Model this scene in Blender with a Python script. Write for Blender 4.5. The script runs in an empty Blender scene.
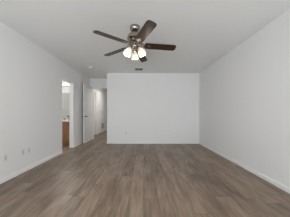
import bpy, bmesh, math
from mathutils import Vector, Matrix

sc = bpy.context.scene
COL = sc.collection
PI = math.pi

# ------------------------------------------------------------------ camera
F_PX = 140.0
cam_d = bpy.data.cameras.new('camera')
cam = bpy.data.objects.new('camera', cam_d)
COL.objects.link(cam)
cam.location = (0, 0, 1.06)
cam.rotation_euler = (PI / 2, 0, 0)
cam_d.sensor_fit = 'HORIZONTAL'
cam_d.sensor_width = 36.0
cam_d.lens = 36.0 * F_PX / 290.0
cam_d.shift_x = 1.5 / 290.0
cam_d.shift_y = 4.5 / 290.0
cam_d.clip_start = 0.02
sc.camera = cam

# ------------------------------------------------------------------ view, sky, daylight fill
vs = sc.view_settings
vs.view_transform = 'Standard'
vs.look = 'None'
vs.gamma = 1.0
vs.use_curve_mapping = False
vs.exposure = 0.0

world = bpy.data.worlds.new('sky')
sc.world = world
world.use_nodes = True
bg = world.node_tree.nodes['Background']
bg.inputs['Color'].default_value = (0.86, 0.93, 1.0, 1)
bg.inputs['Strength'].default_value = 1.0

XL, XR, YB, YF, H = -2.145, 1.93, 4.84, -3.0, 2.44      # bedroom shell; unseen front wall set far back to even the light
WIN = (-1.75, 1.55, 0.2, 2.1)                          # window behind the photographer


def area(name, loc, rot, sx, sy, power, col=(1, 1, 1)):
    d = bpy.data.lights.new(name, 'AREA')
    d.shape = 'RECTANGLE'
    d.size, d.size_y, d.energy, d.color = sx, sy, power, col
    o = bpy.data.objects.new(name, d)
    COL.objects.link(o)
    o.location, o.rotation_euler = loc, rot
    return o


# added fill for window daylight, inside the glass, tilted up at the ceiling
area('window_fill', ((WIN[0] + WIN[1]) / 2, YF + 0.02, 0.72), (PI / 2 + math.radians(70), 0, 0),
     WIN[1] - WIN[0], 1.0, 226.0, (0.935, 0.98, 1.0))


# ------------------------------------------------------------------ materials
def mat(name, color, rough=0.5, metal=0.0, emit=None, estr=0.0, coat=0.0, spec=0.5):
    m = bpy.data.materials.new(name)
    m.use_nodes = True
    p = m.node_tree.nodes['Principled BSDF']
    p.inputs['Base Color'].default_value = (*color, 1)
    p.inputs['Roughness'].default_value = rough
    p.inputs['Metallic'].default_value = metal
    p.inputs['Coat Weight'].default_value = coat
    p.inputs['Coat Roughness'].default_value = 0.32
    p.inputs['Specular IOR Level'].default_value = spec
    if emit:
        p.inputs['Emission Color'].default_value = (*emit, 1)
        p.inputs['Emission Strength'].default_value = estr
    return m


def node(m, kind, **kw):
    n = m.node_tree.nodes.new(kind)
    for k, v in kw.items():
        setattr(n, k, v)
    return n


def paint(name, color, rough, bump=0.05, scale=180.0):
    """painted drywall: even colour, faint orange-peel relief"""
    m = mat(name, color, rough, spec=0.3)
    L = m.node_tree.links
    p = m.node_tree.nodes['Principled BSDF']
    g = node(m, 'ShaderNodeNewGeometry')
    n = node(m, 'ShaderNodeTexNoise')
    n.inputs['Scale'].default_value = scale
    b = node(m, 'ShaderNodeBump')
    b.inputs['Strength'].default_value = bump
    b.inputs['Distance'].default_value = 0.002
    L.new(g.outputs['Position'], n.inputs['Vector'])
    L.new(n.outputs['Fac'], b.inputs['Height'])
    L.new(b.outputs['Normal'], p.inputs['Normal'])
    return m


def math_node(m, op, a=None, b=None):
    n = node(m, 'ShaderNodeMath', operation=op)
    for i, v in enumerate((a, b)):
        if v is None:
            continue
        if isinstance(v, (int, float)):
            n.inputs[i].default_value = v
        else:
            m.node_tree.links.new(v, n.inputs[i])
    return n.outputs[0]


def ramp(m, fac, stops):
    r = node(m, 'ShaderNodeValToRGB')
    el = r.color_ramp.elements
    while len(el) < len(stops):
        el.new(0.5)
    for e, (pos, c) in zip(el, stops):
        e.position = pos
        e.color = (*c, 1)
    m.node_tree.links.new(fac, r.inputs['Fac'])
    return r.outputs['Color']


def plank_floor():
    m = mat('vinyl_plank', (0.3, 0.25, 0.2), 0.40, spec=0.48)
    L = m.node_tree.links
    p = m.node_tree.nodes['Principled BSDF']
    g = node(m, 'ShaderNodeNewGeometry')
    s = node(m, 'ShaderNodeSeparateXYZ')
    L.new(g.outputs['Position'], s.inputs[0])
    W, LEN = 0.182, 1.22
    col = math_node(m, 'FLOOR', math_node(m, 'DIVIDE', s.outputs['X'], W))
    wn = node(m, 'ShaderNodeTexWhiteNoise', noise_dimensions='1D')
    L.new(col, wn.inputs['W'])
    yy = math_node(m, 'ADD', math_node(m, 'DIVIDE', s.outputs['Y'], LEN), wn.outputs['Value'])
    row = math_node(m, 'FLOOR', yy)
    cid = node(m, 'ShaderNodeCombineXYZ')
    L.new(col, cid.inputs[0])
    L.new(row, cid.inputs[1])
    wp = node(m, 'ShaderNodeTexWhiteNoise', noise_dimensions='3D')
    L.new(cid.outputs[0], wp.inputs['Vector'])
    # grain, stretched along the plank and shifted plank by plank
    gv = node(m, 'ShaderNodeCombineXYZ')
    L.new(math_node(m, 'MULTIPLY', s.outputs['X'], 26.0), gv.inputs[0])
    L.new(math_node(m, 'MULTIPLY', s.outputs['Y'], 2.2), gv.inputs[1])
    L.new(math_node(m, 'MULTIPLY', wp.outputs['Value'], 60.0), gv.inputs[2])
    n1 = node(m, 'ShaderNodeTexNoise')
    n1.inputs['Scale'].default_value = 1.0
    n1.inputs['Detail'].default_value = 6
    n1.inputs['Roughness'].default_value = 0.65
    n1.inputs['Distortion'].default_value = 0.6
    L.new(gv.outputs[0], n1.inputs['Vector'])
    gv2 = node(m, 'ShaderNodeCombineXYZ')
    L.new(math_node(m, 'MULTIPLY', s.outputs['X'], 14.0), gv2.inputs[0])
    L.new(math_node(m, 'MULTIPLY', s.outputs['Y'], 3.0), gv2.inputs[1])
    L.new(math_node(m, 'MULTIPLY', wp.outputs['Value'], 31.0), gv2.inputs[2])
    n2 = node(m, 'ShaderNodeTexNoise')
    n2.inputs['Scale'].default_value = 1.0
    n2.inputs['Detail'].default_value = 3
    L.new(gv2.outputs[0], n2.inputs['Vector'])
    v = math_node(m, 'MULTIPLY', wp.outputs['Value'], 0.32)
    v = math_node(m, 'ADD', v, math_node(m, 'MULTIPLY', n1.outputs['Fac'], 0.85))
    v = math_node(m, 'ADD', v, math_node(m, 'MULTIPLY', n2.outputs['Fac'], 0.85))
    v = math_node(m, 'SUBTRACT', v, 0.50)
    c = ramp(m, v, [(0.12, (0.085, 0.058, 0.041)), (0.42, (0.188, 0.132, 0.095)),
                    (0.62, (0.262, 0.190, 0.140)), (0.95, (0.37, 0.285, 0.225))])
    # thin dark joints
    fx = math_node(m, 'FRACT', math_node(m, 'DIVIDE', s.outputs['X'], W))
    fy = math_node(m, 'FRACT', yy)
    jx = math_node(m, 'LESS_THAN', fx, 0.022)
    jy = math_node(m, 'LESS_THAN', fy, 0.0036)
    j = math_node(m, 'MAXIMUM', jx, jy)
    mix = node(m, 'ShaderNodeMix', data_type='RGBA')
    L.new(math_node(m, 'MULTIPLY', j, 0.8), mix.inputs[0])
    L.new(c, mix.inputs[6])
    mix.inputs[7].default_value = (0.07, 0.052, 0.042, 1)
    L.new(mix.outputs[2], p.inputs['Base Color'])
    return m


def wood(name, dark, light, rough, axis=0, coat=0.0, stretch=(3.0, 60.0), local=True):
    m = mat(name, light, rough, coat=coat)
    L = m.node_tree.links
    p = m.node_tree.nodes['Principled BSDF']
    p.inputs['Coat IOR'].default_value = 1.5
    if coat:
        p.inputs['Specular IOR Level'].default_value = 0.0
    t = node(m, 'ShaderNodeTexCoord')
    mp = node(m, 'ShaderNodeMapping')
    sv = [stretch[1]] * 3
    sv[axis] = stretch[0]
    mp.inputs['Scale'].default_value = sv
    n = node(m, 'ShaderNodeTexNoise')
    n.inputs['Scale'].default_value = 1.0
    n.inputs['Detail'].default_value = 4
    L.new(t.outputs['Object'], mp.inputs[0])
    L.new(mp.outputs[0], n.inputs['Vector'])
    L.new(ramp(m, n.outputs['Fac'], [(0.3, dark), (0.7, light)]), p.inputs['Base Color'])
    return m


def frosted_glass():
    """white glass shade: half lets the bulb's light through"""
    m = bpy.data.materials.new('frosted_glass')
    m.use_nodes = True
    nt = m.node_tree
    nt.nodes.remove(nt.nodes['Principled BSDF'])
    out = nt.nodes['Material Output']
    a = node(m, 'ShaderNodeBsdfDiffuse')
    a.inputs['Color'].default_value = (0.93, 0.91, 0.86, 1)
    b = node(m, 'ShaderNodeBsdfTranslucent')
    b.inputs['Color'].default_value = (0.22, 0.188, 0.135, 1)
    g = node(m, 'ShaderNodeBsdfGlossy')
    g.inputs['Roughness'].default_value = 0.25
    mx = node(m, 'ShaderNodeMixShader')
    mx.inputs[0].default_value = 0.55
    mg = node(m, 'ShaderNodeMixShader')
    mg.inputs[0].default_value = 0.05
    nt.links.new(a.outputs[0], mx.inputs[1])
    nt.links.new(b.outputs[0], mx.inputs[2])
    nt.links.new(mx.outputs[0], mg.inputs[1])
    nt.links.new(g.outputs[0], mg.inputs[2])
    tr = node(m, 'ShaderNodeBsdfTransparent')
    mt = node(m, 'ShaderNodeMixShader')
    mt.inputs[0].default_value = 0.16
    nt.links.new(mg.outputs[0], mt.inputs[1])
    nt.links.new(tr.outputs[0], mt.inputs[2])
    nt.links.new(mt.outputs[0], out.inputs['Surface'])
    return m


def clear_glass():
    m = bpy.data.materials.new('window_glass')
    m.use_nodes = True
    nt = m.node_tree
    nt.nodes.remove(nt.nodes['Principled BSDF'])
    t = node(m, 'ShaderNodeBsdfTransparent')
    g = node(m, 'ShaderNodeBsdfGlossy')
    g.inputs['Roughness'].default_value = 0.02
    x = node(m, 'ShaderNodeMixShader')
    x.inputs[0].default_value = 0.06
    nt.links.new(t.outputs[0], x.inputs[1])
    nt.links.new(g.outputs[0], x.inputs[2])
    nt.links.new(x.outputs[0], nt.nodes['Material Output'].inputs['Surface'])
    return m


M_WALL = paint('wall_paint', (0.85, 0.85, 0.852), 0.75)
M_CEIL = paint('ceiling_paint', (0.915, 0.928, 0.93), 0.9, 0.1, 90)
M_TRIM = paint('trim_paint', (0.86, 0.86, 0.855), 0.35, 0.0)
M_DOOR = paint('door_paint', (0.84, 0.84, 0.84), 0.4, 0.0)
M_FLOOR = plank_floor()
M_NICKEL = mat('brushed_nickel', (0.36, 0.325, 0.29), 0.2, 1.0)
M_DARKMETAL = mat('dark_metal', (0.045, 0.042, 0.04), 0.4, 0.8)
M_BLADE = wood('blade_wood', (0.030, 0.014, 0.007), (0.050, 0.026, 0.014), 0.36, axis=0, coat=0.75, stretch=(5, 70))
M_SHADE = frosted_glass()
M_BULB = mat('bulb_glass', (0.95, 0.92, 0.85), 0.4, emit=(1.0, 0.86, 0.66), estr=1.0)
M_PLASTIC = mat('white_plastic', (0.80, 0.80, 0.79), 0.35)
M_OUTLET = mat('outlet_plastic', (0.64, 0.64, 0.635), 0.4)
M_SWITCH = mat('grey_switch_plastic', (0.42, 0.42, 0.41), 0.45)
M_SOCKET = mat('socket_slot', (0.24, 0.24, 0.24), 0.7)
M_SLOT = mat('dark_slot', (0.03, 0.03, 0.03), 0.8)
M_VENT = mat('vent_enamel', (0.20, 0.19, 0.18), 0.5)
M_GRILLE = mat('return_grille_enamel', (0.72, 0.72, 0.71), 0.5)
M_CAB = wood('cabinet_wood', (0.30, 0.155, 0.075), (0.42, 0.235, 0.125), 0.4, axis=2, stretch=(4, 45))
M_COUNTER = mat('cultured_marble', (0.78, 0.76, 0.72), 0.2)
M_MIRROR = mat('mirror_silver', (0.80, 0.83, 0.80), 0.03, 1.0)
M_LED = mat('lit_diffuser', (0.9, 0.9, 0.88), 0.4, emit=(1.0, 0.96, 0.9), estr=1.15)
M_GLASS = clear_glass()


# ------------------------------------------------------------------ mesh helpers
def box(bm, x0, x1, y0, y1, z0, z1):
    v = [bm.verts.new((x, y, z)) for z in (z0, z1) for y in (y0, y1) for x in (x0, x1)]
    for f in ((0, 2, 3, 1), (4, 5, 7, 6), (0, 1, 5, 4), (2, 6, 7, 3), (0, 4, 6, 2), (1, 3, 7, 5)):
        bm.faces.new([v[i] for i in f])


def prism(bm, pts, z0, z1):
    lo = [bm.verts.new((x, y, z0)) for x, y in pts]
    hi = [bm.verts.new((x, y, z1)) for x, y in pts]
    n = len(pts)
    bm.faces.new(lo[::-1])
    bm.faces.new(hi)
    for i in range(n):
        bm.faces.new((lo[i], lo[(i + 1) % n], hi[(i + 1) % n], hi[i]))


def lathe(bm, prof, n=32, mtx=None, cap=True):
    rings = []
    for r, z in prof:
        rings.append([bm.verts.new((r * math.cos(2 * PI * i / n), r * math.sin(2 * PI * i / n), z)) for i in range(n)])
    for a, b in zip(rings, rings[1:]):
        for i in range(n):
            bm.faces.new((a[i], a[(i + 1) % n], b[(i + 1) % n], b[i]))
    if cap:
        bm.faces.new(rings[0][::-1])
        bm.faces.new(rings[-1])
    if mtx is not None:
        vs_ = [v for r in rings for v in r]
        bmesh.ops.transform(bm, matrix=mtx, verts=vs_)


def tube(bm, pts, r, n=10):
    pts = [Vector(p) for p in pts]
    rings = []
    for i, p in enumerate(pts):
        d = (pts[min(i + 1, len(pts) - 1)] - pts[max(i - 1, 0)]).normalized()
        q = d.to_track_quat('Z', 'Y')
        rr = r[i] if isinstance(r, (list, tuple)) else r
        rings.append([bm.verts.new(p + q @ Vector((rr * math.cos(2 * PI * k / n), rr * math.sin(2 * PI * k / n), 0))) for k in range(n)])
    for a, b in zip(rings, rings[1:]):
        for k in range(n):
            bm.faces.new((a[k], a[(k + 1) % n], b[(k + 1) % n], b[k]))
    bm.faces.new(rings[0][::-1])
    bm.faces.new(rings[-1])


def obj(name, bm, material, parent=None, smooth=False, bevel=0.0, loc=None, rot=None, segs=2):
    bmesh.ops.recalc_face_normals(bm, faces=bm.faces)
    me = bpy.data.meshes.new(name)
    bm.to_mesh(me)
    bm.free()
    me.materials.append(material)
    o = bpy.data.objects.new(name, me)
    COL.objects.link(o)
    if parent:
        o.parent = parent
    if loc:
        o.location = loc
    if rot:
        o.rotation_euler = rot
    if smooth:
        for f in me.polygons:
            f.use_smooth = True
        me.set_sharp_from_angle(angle=math.radians(40))
    if bevel:
        b = o.modifiers.new('bevel', 'BEVEL')
        b.width, b.segments, b.limit_method = bevel, segs, 'ANGLE'
    return o


def boxes(name, lst, material, parent=None, **kw):
    bm = bmesh.new()
    for b in lst:
        box(bm, *b)
    return obj(name, bm, material, parent, **kw)


def tag(o, label, cat, group=None, kind=None):
    o['label'], o['category'] = label, cat
    if group:
        o['group'] = group
    if kind:
        o['kind'] = kind
    return o


def thing(name, label, cat, loc=(0, 0, 0), rot=(0, 0, 0), group=None, kind=None):
    o = bpy.data.objects.new(name, None)
    o.empty_display_size = 0.1
    COL.objects.link(o)
    o.location, o.rotation_euler = loc, rot
    return tag(o, label, cat, group, kind)


def struct(name, lst, material, label, cat, **kw):
    return tag(boxes(name, lst, material, **kw), label, cat, kind='structure')


def dup(root, label, loc, rot=None):
    r = root.copy()
    COL.objects.link(r)
    r.location = loc
    if rot:
        r.rotation_euler = rot
    r['label'] = label
    for ch in list(root.children):
        c = ch.copy()
        COL.objects.link(c)
        c.parent = r
        for g in list(ch.children):
            d = g.copy()
            COL.objects.link(d)
            d.parent = c
    return r


# ------------------------------------------------------------------ the room shell
T = 0.12
BATH = (3.695, 4.28, 1.975)           # y0, y1, head height of the cased-less opening
BX0, BY0, BY1 = -4.0, 2.6, 5.10        # bathroom beyond the left wall
AX = -1.263                            # right side of the door alcove
DY = 5.62                              # wall with the hall doorway
DX0, DX1, DH = -2.03, -1.29, 2.065     # doorway
HX0, HX1, HY1 = -2.33, -0.80, 10.0     # hall

struct('floor', [(-4.3, 2.2, -3.4, 10.2, -0.1, 0.0)], M_FLOOR,
       'grey brown wood plank floor running away from the viewer', 'floor')
struct('ceiling', [(-4.3, 2.2, -3.4, 10.2, H, H + 0.1)], M_CEIL,
       'flat white painted ceiling above the whole room', 'ceiling')

struct('wall_left', [(XL - T, XL, YF - T, BATH[0], 0, H), (XL - T, XL, BATH[1], DY, 0, H),
                     (XL - T, XL, BATH[0], BATH[1], BATH[2], H)], M_WALL,
       'long white left wall with the bathroom opening in it', 'wall')
struct('wall_right', [(XR, XR + T, YF - T, YB + T, 0, H)], M_WALL,
       'long bare white wall on the right side', 'wall')
bm = bmesh.new()
prism(bm, [(AX, YB), (XR, YB), (XR, YB + T), (AX + T, YB + T), (AX + T, DY), (AX, DY)], 0, H)
tag(obj('wall_back', bm, M_WALL), 'bare white end wall facing the viewer beneath the ceiling vent', 'wall', kind='structure')
struct('wall_alcove', [(XL - T, DX0, DY, DY + T, 0, H), (DX1, AX + T, DY, DY + T, 0, H), (DX0, DX1, DY, DY + T, DH, H)],
       M_WALL, 'white wall over the hall doorway at the back of the alcove', 'wall')
struct('wall_front', [(XL, WIN[0], YF - T, YF, 0, H), (WIN[1], XR, YF - T, YF, 0, H),
                      (WIN[0], WIN[1], YF - T, YF, 0, WIN[2]), (WIN[0], WIN[1], YF - T, YF, WIN[3], H)],
       M_WALL, 'white window wall behind the viewer', 'wall')
# bathroom walls
struct('wall_bathroom_back', [(BX0, XL - T, BY1, BY1 + T, 0, H)], M_WALL,
       'white bathroom wall behind the vanity mirror', 'wall')
struct('wall_bathroom_left', [(BX0 - T, BX0, BY0 - T, BY1 + T, 0, H)], M_WALL,
       'far side wall of the bathroom', 'wall')
struct('wall_bathroom_front', [(BX0, XL - T, BY0 - T, BY0, 0, H)], M_WALL,
       'near wall of the bathroom opposite the mirror', 'wall')
# hall walls; the left one has a closed door in it
HD = (6.10, 6.88)
struct('wall_hall_left', [(HX0 - T, HX0, DY + T, HD[0], 0, H), (HX0 - T, HX0, HD[1], HY1, 0, H),
                          (HX0 - T, HX0, HD[0], HD[1], DH, H)], M_WALL,
       'white hall wall seen through the doorway, carrying the return grille', 'wall')
struct('wall_hall_right', [(HX1, HX1 + T, DY + T, HY1, 0, H)], M_WALL, 'right side wall of the hall', 'wall')
struct('wall_hall_end', [(HX0 - T, HX1 + T, HY1, HY1 + T, 0, H)], M_WALL, 'end wall of the hall', 'wall')


def board(name, runs, label):
    """baseboard with an eased top edge; runs are (x0, y0, x1, y1, nx, ny): wall line and the side it stands on"""
    bm = bmesh.new()
    hb, tb = 0.070, 0.013
    prof = [(0, 0), (tb, 0), (tb, hb - 0.018), (tb * 0.55, hb - 0.004), (tb * 0.3, hb), (0, hb)]
    for x0, y0, x1, y1, nx, ny in runs:
        a = [bm.verts.new((x0 + nx * d, y0 + ny * d, z)) for d, z in prof]
        b = [bm.verts.new((x1 + nx * d, y1 + ny * d, z)) for d, z in prof]
        n = len(prof)
        bm.faces.new(a)
        bm.faces.new(b[::-1])
        for i in range(n):
            bm.faces.new((a[i], b[i], b[(i + 1) % n], a[(i + 1) % n]))
    return tag(obj(name, bm, M_TRIM), label, 'baseboard', kind='structure')


board('baseboard_left', [(XL, YF, XL, BATH[0], 1, 0), (XL, BATH[1], XL, DY - 0.03, 1, 0),
                         (XL, BATH[1], XL - T, BATH[1], 0, -1)], 'white baseboard along the foot of the left wall')
board('baseboard_right', [(XR, YF, XR, YB, -1, 0)], 'white baseboard along the foot of the right wall')
board('baseboard_back', [(AX, YB, XR - 0.014, YB, 0, -1), (AX, YB - 0.014, AX, DY - 0.03, -1, 0)],
      'white baseboard along the foot of the end wall')
board('baseboard_hall', [(HX0, DY + T, HX0, HD[0] - 0.065, 1, 0), (HX0, HD[1] + 0.065, HX0, HY1, 1, 0)],
      'white baseboard along the foot of the hall wall')

# window behind the photographer
w0, w1, z0, z1 = WIN
fw = 0.05
wf = struct('window_1', [(w0, w1, YF - 0.10, YF - 0.04, z0, z0 + fw), (w0, w1, YF - 0.10, YF - 0.04, z1 - fw, z1),
                         (w0, w0 + fw, YF - 0.10, YF - 0.04, z0 + fw, z1 - fw), (w1 - fw, w1, YF - 0.10, YF - 0.04, z0 + fw, z1 - fw),
                         ((w0 + w1) / 2 - 0.025, (w0 + w1) / 2 + 0.025, YF - 0.10, YF - 0.04, z0 + fw, z1 - fw)],
            M_TRIM, 'wide white framed window behind the viewer', 'window')
mid = (w0 + w1) / 2
for a_, b_ in ((w0 + fw, mid - 0.025), (mid + 0.025, w1 - fw)):
    boxes('pane', [(a_, b_, YF - 0.074, YF - 0.068, z0 + fw, z1 - fw)], M_GLASS, wf)

# casing and jamb of the hall doorway
c = 0.06
struct('trim_1', [(DX0 - c, DX0, DY - 0.016, DY, 0, DH + c), (DX1, AX - 0.002, DY - 0.016, DY, 0, DH + c),
                  (DX0, DX1, DY - 0.016, DY, DH, DH + c),
                  (DX0, DX0 + 0.014, DY, DY + T, 0, DH), (DX1 - 0.014, DX1, DY, DY + T, 0, DH),
                  (DX0 + 0.014, DX1 - 0.014, DY, DY + T, DH - 0.014, DH),
                  (DX0 + 0.014, DX0 + 0.026, DY + 0.045, DY + 0.075, 0, DH - 0.014),
                  (DX1 - 0.026, DX1 - 0.014, DY + 0.045, DY + 0.075, 0, DH - 0.014)],
       M_TRIM, 'white casing and jamb around the hall doorway', 'door trim', bevel=0.003)
struct('trim_2', [(HX0, HX0 + 0.016, HD[0] - c, HD[0], 0, DH + c), (HX0, HX0 + 0.016, HD[1], HD[1] + c, 0, DH + c),
                  (HX0, HX0 + 0.016, HD[0], HD[1], DH, DH + c)],
       M_TRIM, 'white casing around the closed door in the hall', 'door trim', bevel=0.003)


def panel_door(name, label, width, height, thick=0.035):
    """leaf with its hinge edge at the origin, closing edge at -y, faces at x = 0 and x = -thick; two recessed panels a side"""
    t = thing(name, label, 'door', kind='structure')
    bm = bmesh.new()
    st, rec = 0.115, 0.007
    zs = [(0.22, 0.93), (1.07, height - 0.12)]
    box(bm, -thick + rec, -rec, -width, 0, 0.0, height)                       # core
    for xa, xb in ((-rec, 0), (-thick, -thick + rec)):
        box(bm, xa, xb, -width, -width + st, 0, height)
        box(bm, xa, xb, -st, 0, 0, height)
        box(bm, xa, xb, -width + st, -st, 0, zs[0][0])
        box(bm, xa, xb, -width + st, -st, zs[0][1], zs[1][0])
        box(bm, xa, xb, -width + st, -st, zs[1][1], height)
    obj('door_leaf', bm, M_DOOR, t)
    for z in (0.25, 1.02, 1.8):
        bm = bmesh.new()
        lathe(bm, [(0.007, z - 0.045), (0.007, z + 0.045)], 10, Matrix.Translation((-thick - 0.004, 0.004, 0)))
        obj('hinge', bm, M_NICKEL, t)
    return t


def lever(parent, width, side, z=0.928, proj=0.055, length=0.125, thick=0.035):
    """door lever on one face: rosette, neck and bar pointing to the hinge side"""
    bm = bmesh.new()
    x0 = 0.0 if side > 0 else -thick
    R = Matrix.Translation((x0, -width + 0.065, z)) @ Matrix.Rotation(side * PI / 2, 4, 'Y')
    lathe(bm, [(0.03, 0), (0.03, 0.006), (0.012, 0.010), (0.011, proj - 0.01)], 20, R)
    y = -width + 0.065
    xx = x0 + side * (proj - 0.012)
    tube(bm, [(xx, y - 0.012, z), (xx, y + 0.03, z), (xx, y + length, z - 0.004)], [0.014, 0.013, 0.011])
    o = obj('door_handle', bm, M_DARKMETAL, parent, smooth=True)
    o['label'] = 'dark metal door lever'
    return o


d1 = panel_door('door_1', 'open white bedroom door folded back against the left wall, dark lever handle', 0.79, 2.05)
d1.location = (-2.034, DY - 0.022, 0.012)
lever(d1, 0.79, 1)
lever(d1, 0.79, -1, proj=0.056, length=0.10)
d2 = panel_door('door_2', 'closed white door in the hall wall, seen edge-on through the doorway', HD[1] - HD[0] - 0.006, 2.05)
d2.location = (HX0 - 0.045, HD[1] - 0.003, 0.010)
lever(d2, HD[1] - HD[0], 1)


# ------------------------------------------------------------------ ceiling fan
FAN = Vector((-0.138, 2.245, H))
fan = thing('ceiling_fan', 'five-blade ceiling fan with dark wood blades and three lit white glass shades', 'ceiling fan', FAN)
bm = bmesh.new()
lathe(bm, [(0.078, 0.0), (0.081, -0.010), (0.079, -0.034), (0.068, -0.058), (0.046, -0.074), (0.018, -0.078)], 40)
obj('canopy', bm, M_NICKEL, fan, smooth=True)
bm = bmesh.new()
lathe(bm, [(0.0125, -0.074), (0.0125, -0.130)], 18)
lathe(bm, [(0.022, -0.106), (0.024, -0.115), (0.024, -0.128)], 24)
obj('downrod', bm, M_NICKEL, fan, smooth=True)
bm = bmesh.new()
lathe(bm, [(0.030, -0.108), (0.066, -0.114), (0.098, -0.130), (0.114, -0.152), (0.119, -0.176), (0.117, -0.186), (0.123, -0.190),
           (0.123, -0.204), (0.114, -0.210), (0.100, -0.230), (0.070, -0.246), (0.05, -0.250)], 48)
obj('motor_housing', bm, M_NICKEL, fan, smooth=True)

BL = 0.505                     # blade, from its root at the iron to the tip
R0, ZB = 0.160, -0.300         # the rotor's blade root radius and height
PITCH = math.radians(-13)


def blade_outline():
    pts = []
    x0, x1, wr, wt = 0.0, BL, 0.066, 0.067
    def arc(cx, cy, r, a0, a1, n=6):
        for i in range(n + 1):
            a = math.radians(a0 + (a1 - a0) * i / n)
            pts.append((cx + r * math.cos(a), cy + r * math.sin(a)))
    arc(x0 + 0.03, -wr + 0.03, 0.03, 180, 270)
    arc(x1 - 0.045, -wt + 0.045, 0.045, 270, 360)
    arc(x1 - 0.045, wt - 0.045, 0.045, 0, 90)
    arc(x0 + 0.03, wr - 0.03, 0.03, 90, 180)
    return pts


def iron_mesh():
    """cast blade arm from the motor's underside out to a trefoil plate under the blade root"""
    bm = bmesh.new()
    zr = 0.300 - 0.243
    path = [(-0.100, 0, zr), (-0.065, 0, zr - 0.012), (-0.035, 0, 0.012), (0.0, 0, -0.008)]
    for s in (-1, 1):
        tube(bm, [(x, s * (0.012 + 0.018 * i / 3), z) for i, (x, _, z) in enumerate(path)], [0.010, 0.009, 0.009, 0.008], 8)
    pl = []
    for i in range(24):
        a = 2 * PI * i / 24
        r = 0.036 + 0.009 * math.cos(3 * a)
        pl.append((0.045 + 1.25 * r * math.cos(a), r * math.sin(a)))
    prism(bm, pl, -0.0095, -0.0045)
    prism(bm, [(-0.01, -0.036), (0.03, -0.02), (0.03, 0.02), (-0.01, 0.036)], -0.010, -0.0045)
    for x, y in ((0.025, 0.0), (0.065, 0.016), (0.065, -0.016)):
        lathe(bm, [(0.006, -0.0095), (0.004, -0.0125)], 10, Matrix.Translation((x, y, 0)))
    bmesh.ops.rotate(bm, verts=bm.verts, matrix=Matrix.Rotation(PITCH * 0.6, 3, 'X'))
    bmesh.ops.recalc_face_normals(bm, faces=bm.faces)
    me = bpy.data.meshes.new('blade_iron')
    bm.to_mesh(me)
    bm.free()
    me.materials.append(M_NICKEL)
    for f in me.polygons:
        f.use_smooth = True
    me.set_sharp_from_angle(angle=math.radians(35))
    return me


bm = bmesh.new()
prism(bm, blade_outline(), -0.004, 0.004)
bmesh.ops.recalc_face_normals(bm, faces=bm.faces)
blade_me = bpy.data.meshes.new('blade')
bm.to_mesh(blade_me)
bm.free()
blade_me.materials.append(M_BLADE)
iron_me = iron_mesh()
DROOP = math.radians(2.0)
for k in range(5):
    a = math.radians(4 + 72 * k)
    b = bpy.data.objects.new('blade', blade_me)
    COL.objects.link(b)
    b.parent = fan
    rot = Matrix.Rotation(a, 4, 'Z') @ Matrix.Rotation(DROOP, 4, 'Y') @ Matrix.Rotation(PITCH, 4, 'X')
    b.matrix_local = Matrix.Translation((R0 * math.cos(a), R0 * math.sin(a), ZB)) @ rot
    bv = b.modifiers.new('bevel', 'BEVEL')
    bv.width, bv.segments = 0.002, 2
    i_ = bpy.data.objects.new('blade_iron', iron_me)
    COL.objects.link(i_)
    i_.parent = b
    i_.matrix_local = Matrix.Rotation(-PITCH, 4, 'X') @ Matrix.Rotation(PITCH * 0.4, 4, 'X')
    i_['label'] = 'brushed nickel blade arm'

# light kit: switch housing, fitter and three curved arms with sockets
bm = bmesh.new()
lathe(bm, [(0.045, -0.248), (0.052, -0.256), (0.052, -0.292), (0.058, -0.298), (0.060, -0.320), (0.050, -0.340),
           (0.030, -0.354), (0.012, -0.360), (0.010, -0.372), (0.004, -0.378)], 36)
obj('switch_housing', bm, M_NICKEL, fan, smooth=True)
TILT = math.radians(24)
SR, SZ = 0.088, -0.358        # socket top
prof_out = [(0.022, 0.0), (0.030, -0.006), (0.040, -0.024), (0.049, -0.050), (0.055, -0.080), (0.057, -0.108), (0.056, -0.124)]
shade_prof = prof_out + [(r - 0.003, z) for r, z in prof_out[::-1]]
for k in range(3):
    a = math.radians(90 + 120 * k + 2)
    ca, sa = math.cos(a), math.sin(a)
    bm = bmesh.new()
    tube(bm, [((0.045 + 0.0) * ca, 0.045 * sa, -0.308), (0.072 * ca, 0.072 * sa, -0.306), (0.090 * ca, 0.090 * sa, -0.318), (SR * ca, SR * sa, SZ + 0.024)],
         0.0075, 10)
    M = Matrix.Translation((SR * ca, SR * sa, SZ)) @ Matrix.Rotation(a, 4, 'Z') @ Matrix.Rotation(-TILT, 4, 'Y')
    lathe(bm, [(0.012, 0.030), (0.024, 0.026), (0.029, 0.008), (0.029, -0.004)], 24, M)
    obj('lamp_arm', bm, M_NICKEL, fan, smooth=True)
    bm = bmesh.new()
    lathe(bm, shade_prof, 36, cap=False)
    sh = obj('lamp_shade', bm, M_SHADE, fan, smooth=True)
    sh.matrix_local = M
    sh['label'] = 'white frosted glass lamp shade'
    bm = bmesh.new()
    lathe(bm, [(0.013, -0.006), (0.014, -0.03), (0.020, -0.048), (0.025, -0.066), (0.023, -0.084), (0.016, -0.096), (0.004, -0.100)], 20)
    obj('bulb', bm, M_BULB, sh, smooth=True)
    ld = bpy.data.lights.new('fan_bulb_light', 'POINT')
    ld.energy, ld.color, ld.shadow_soft_size = 7.0, (1.0, 0.93, 0.84), 0.03
    lo = bpy.data.objects.new('fan_bulb_light', ld)
    COL.objects.link(lo)
    lo.location = FAN + (M @ Vector((0, 0, -0.112)))

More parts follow.
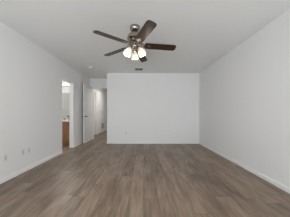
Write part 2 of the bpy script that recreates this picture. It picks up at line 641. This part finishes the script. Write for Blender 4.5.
# ------------------------------------------------------------------ on the ceiling
sd = thing('smoke_detector', 'round white smoke detector on the ceiling near the left wall', 'smoke detector', (-1.60, 4.22, H))
bm = bmesh.new()
lathe(bm, [(0.076, 0.0), (0.077, -0.010), (0.072, -0.012)], 36)
obj('mounting_plate', bm, M_PLASTIC, sd, smooth=True)
bm = bmesh.new()
lathe(bm, [(0.068, -0.012), (0.068, -0.026), (0.062, -0.036), (0.045, -0.044), (0.020, -0.046)], 36)
obj('cover', bm, M_PLASTIC, sd, smooth=True)
bm = bmesh.new()
lathe(bm, [(0.010, -0.0455), (0.010, -0.049)], 14, Matrix.Translation((0.0, 0.0, 0)))
obj('test_button', bm, M_OUTLET, sd)

vt = thing('ceiling_vent', 'dark slatted rectangular air vent on the ceiling before the end wall', 'air vent', (-0.145, 4.42, H))
boxes('frame', [(-0.118, 0.118, -0.085, -0.065, -0.008, 0), (-0.118, 0.118, 0.065, 0.085, -0.008, 0),
                (-0.118, -0.100, -0.065, 0.065, -0.008, 0), (0.100, 0.118, -0.065, 0.065, -0.008, 0)], M_VENT, vt, bevel=0.002)
boxes('backing', [(-0.100, 0.100, -0.065, 0.065, -0.002, 0)], M_SLOT, vt)
for i in range(7):
    y = -0.054 + i * 0.018
    bm = bmesh.new()
    box(bm, -0.100, 0.100, -0.007, 0.007, -0.0008, 0.0008)
    bmesh.ops.rotate(bm, verts=bm.verts, matrix=Matrix.Rotation(math.radians(-32), 3, 'X'))
    obj('slat', bm, M_VENT, vt, loc=(0, y, -0.0075))


# ------------------------------------------------------------------ wall plates
def make_outlet(label, loc, rot):
    """duplex outlet: plate in the local xz plane, facing -y"""
    t = thing('wall_outlet', label, 'outlet', loc, rot, 'duplex outlets low on the walls')
    boxes('cover_plate', [(-0.036, 0.036, -0.006, 0, -0.058, 0.058)], M_PLASTIC, t, bevel=0.003)
    for s in (-1, 1):
        bm = bmesh.new()
        pts = []
        for i in range(24):
            a = 2 * PI * i / 24
            pts.append((0.0172 * math.cos(a), max(-0.0145, min(0.0145, 0.0172 * math.sin(a)))))
        prism(bm, pts, 0, 0.003)
        bmesh.ops.rotate(bm, verts=bm.verts, matrix=Matrix.Rotation(PI / 2, 3, 'X'))
        bmesh.ops.translate(bm, verts=bm.verts, vec=(0, -0.006, s * 0.0195))
        r = obj('receptacle', bm, M_OUTLET, t)
        boxes('slot', [(-0.0075, -0.0052, -0.0096, -0.009, s * 0.0195 - 0.002, s * 0.0195 + 0.008),
                       (0.0052, 0.0075, -0.0096, -0.009, s * 0.0195 - 0.001, s * 0.0195 + 0.007),
                       (-0.0025, 0.0025, -0.0096, -0.009, s * 0.0195 - 0.0115, s * 0.0195 - 0.0065)], M_SOCKET, r)
    bm = bmesh.new()
    lathe(bm, [(0.0035, 0.006), (0.003, 0.0072)], 10, Matrix.Rotation(PI / 2, 4, 'X'))
    obj('screw', bm, M_NICKEL, t)
    return t


RL = (0, 0, PI / 2)            # faces +x, on the left wall
out0 = make_outlet('white wall outlet on the left wall nearest the viewer, standing alone', (XL, 2.168, 0.368), RL)
dup(out0, 'white outlet on the left wall, nearer the viewer of the adjacent pair', (XL, 2.492, 0.364))
dup(out0, 'white outlet on the left wall, nearer the bathroom opening of the adjacent pair', (XL, 2.611, 0.368))
dup(out0, 'white outlet low on the end wall facing the viewer', (-0.60, YB, 0.375), (0, 0, 0))

sw = thing('light_switch', 'grey light switch plate on the hall wall above the return grille', 'light switch', (HX0, 7.84, 1.09), RL)
boxes('cover_plate', [(-0.058, 0.058, -0.006, 0, -0.058, 0.058)], M_SWITCH, sw, bevel=0.003)
boxes('rocker', [(-0.016, 0.016, -0.010, -0.006, -0.033, 0.033)], M_GRILLE, sw, bevel=0.002)

gr = thing('return_grille', 'grey slatted air return grille low on the hall wall', 'air vent', (HX0, 7.98, 0.33), RL)
boxes('frame', [(-0.25, 0.25, -0.010, 0, -0.16, -0.135), (-0.25, 0.25, -0.010, 0, 0.135, 0.16),
                (-0.25, -0.225, -0.010, 0, -0.135, 0.135), (0.225, 0.25, -0.010, 0, -0.135, 0.135)], M_GRILLE, gr, bevel=0.002)
boxes('backing', [(-0.225, 0.225, -0.002, 0, -0.135, 0.135)], M_SLOT, gr)
for i in range(12):
    bm = bmesh.new()
    box(bm, -0.225, 0.225, -0.007, 0.007, -0.001, 0.001)
    bmesh.ops.rotate(bm, verts=bm.verts, matrix=Matrix.Rotation(math.radians(35), 3, 'X'))
    obj('slat', bm, M_GRILLE, gr, loc=(0, -0.0075, -0.12 + i * 0.0218))

# ------------------------------------------------------------------ bathroom
VX0, VX1, VY = -3.45, XL - T - 0.004, 4.57
van = thing('vanity_cabinet', 'brown wood bathroom vanity cabinet seen through the opening in the left wall', 'cabinet', ((VX0 + VX1) / 2, VY, 0))
hw = (VX1 - VX0) / 2
boxes('body', [(-hw, hw, 0.018, BY1 - VY - 0.006, 0.10, 0.775)], M_CAB, van)
boxes('toe_kick', [(-hw, hw, 0.075, BY1 - VY - 0.02, 0.0, 0.10)], M_CAB, van)
nd = 3
dw = 2 * hw / nd
for i in range(nd):
    xa, xb = -hw + i * dw + 0.006, -hw + (i + 1) * dw - 0.006
    for nm, za, zb in (('door', 0.115, 0.60), ('drawer_front', 0.615, 0.765)):
        fr = 0.05 if nm == 'door' else 0.03
        d = boxes(nm, [(xa, xa + fr, 0, 0.018, za, zb), (xb - fr, xb, 0, 0.018, za, zb), (xa + fr, xb - fr, 0, 0.018, za, za + fr),
                       (xa + fr, xb - fr, 0, 0.018, zb - fr, zb), (xa + fr, xb - fr, 0.007, 0.018, za + fr, zb - fr)], M_CAB, van)
        bm = bmesh.new()
        kx = (xa + xb) / 2 if nm != 'door' else (xb - 0.025 if i % 2 == 0 else xa + 0.025)
        kz = (za + zb) / 2 if nm != 'door' else zb - 0.05
        ky = 0.007 if nm != 'door' else 0.0
        lathe(bm, [(0.005, 0), (0.005, 0.012), (0.013, 0.018), (0.012, 0.025), (0.004, 0.027)], 14,
              Matrix.Translation((kx, ky, kz)) @ Matrix.Rotation(PI / 2, 4, 'X'))
        obj('knob', bm, M_NICKEL, d, smooth=True)

ct = thing('countertop', 'pale bathroom countertop slab on the brown vanity', 'countertop', ((VX0 + VX1) / 2, VY, 0.775))
boxes('slab', [(-hw - 0.012, hw, -0.02, BY1 - VY - 0.004, 0.0, 0.032)], M_COUNTER, ct, bevel=0.004)
bs = boxes('backsplash', [(-hw - 0.012, hw, -0.009, 0.009, 0, 0.030)], M_COUNTER, bevel=0.003,
           loc=((VX0 + VX1) / 2, BY1 - 0.0095, 0.807))
tag(bs, 'low pale backsplash strip on the bathroom countertop under the mirror', 'backsplash')

CZ = 0.775 + 0.032
fa = thing('faucet', 'dark metal faucet with two handles on the bathroom countertop', 'faucet', (-2.62, 4.93, CZ))
bm = bmesh.new()
lathe(bm, [(0.026, 0.0), (0.026, 0.008), (0.015, 0.014)], 20)
tube(bm, [(0, 0, 0.01), (0, 0, 0.10), (0, -0.012, 0.135), (0, -0.045, 0.155), (0, -0.085, 0.150), (0, -0.105, 0.125)], 0.013, 12)
obj('spout', bm, M_DARKMETAL, fa, smooth=True)
for s in (-1, 1):
    bm = bmesh.new()
    lathe(bm, [(0.024, 0.0), (0.022, 0.010), (0.014, 0.022), (0.013, 0.045), (0.009, 0.055)], 18, Matrix.Translation((s * 0.15, 0, 0)))
    tube(bm, [(s * 0.15, 0, 0.047), (s * 0.205, -0.01, 0.056)], [0.009, 0.006], 8)
    obj('handle', bm, M_DARKMETAL, fa, smooth=True)

mi = thing('mirror', 'large frameless mirror above the bathroom countertop', 'mirror', ((VX0 + VX1) / 2, BY1, 1.36))
boxes('glass', [(-hw + 0.03, hw - 0.03, -0.008, 0, -0.515, 0.44)], M_MIRROR, mi)
for s in (-1, 1):
    boxes('clip', [(s * 0.3 - 0.012, s * 0.3 + 0.012, -0.012, 0, -0.519, -0.497)], M_NICKEL, mi)

vl = thing('vanity_light', 'lit white bar lamp on the bathroom wall above the mirror', 'wall lamp', (-2.78, BY1, 2.075))
boxes('back_plate', [(-0.34, 0.34, -0.02, 0, -0.05, 0.05)], M_NICKEL, vl, bevel=0.004)
bm = bmesh.new()
lathe(bm, [(0.02, -0.32), (0.034, -0.315), (0.038, -0.30), (0.038, 0.30), (0.034, 0.315), (0.02, 0.32)], 24,
      Matrix.Translation((0, -0.082, 0)) @ Matrix.Rotation(PI / 2, 4, 'Y'))
obj('diffuser', bm, M_LED, vl, smooth=True)
for s in (-1, 1):
    bm = bmesh.new()
    tube(bm, [(s * 0.2, -0.018, 0), (s * 0.2, -0.04, 0)], 0.012)
    obj('bracket', bm, M_NICKEL, vl)
area('vanity_lamp_light', (-2.78, BY1 - 0.16, 2.075), (math.radians(70), 0, PI), 0.62, 0.08, 20.0, (1.0, 0.96, 0.9))

# flush lamp on the hall ceiling, out of sight above the doorway head
hl = thing('ceiling_light', 'lit dome lamp on the hall ceiling, farther from the doorway', 'ceiling light', (-1.7, 7.3, H))
bm = bmesh.new()
lathe(bm, [(0.15, 0.0), (0.15, -0.02), (0.14, -0.024)], 32)
obj('base', bm, M_NICKEL, hl, smooth=True)
bm = bmesh.new()
lathe(bm, [(0.138, -0.022), (0.13, -0.05), (0.10, -0.075), (0.05, -0.09), (0.01, -0.093)], 32)
obj('dome', bm, M_LED, hl, smooth=True)
dup(hl, 'added unseen dome lamp on the hall ceiling, just past the doorway', (-1.3, 6.3, H))  # second dome, added with its light to brighten the open bedroom door
area('hall_area_light', (-1.7, 7.3, H - 0.11), (0, 0, 0), 0.26, 0.26, 7.5, (1.0, 0.95, 0.88))
area('hall_area_light', (-1.3, 6.3, H - 0.11), (0, 0, 0), 0.26, 0.26, 11.0, (1.0, 0.95, 0.88))  # added light of the second dome, spills onto the open door
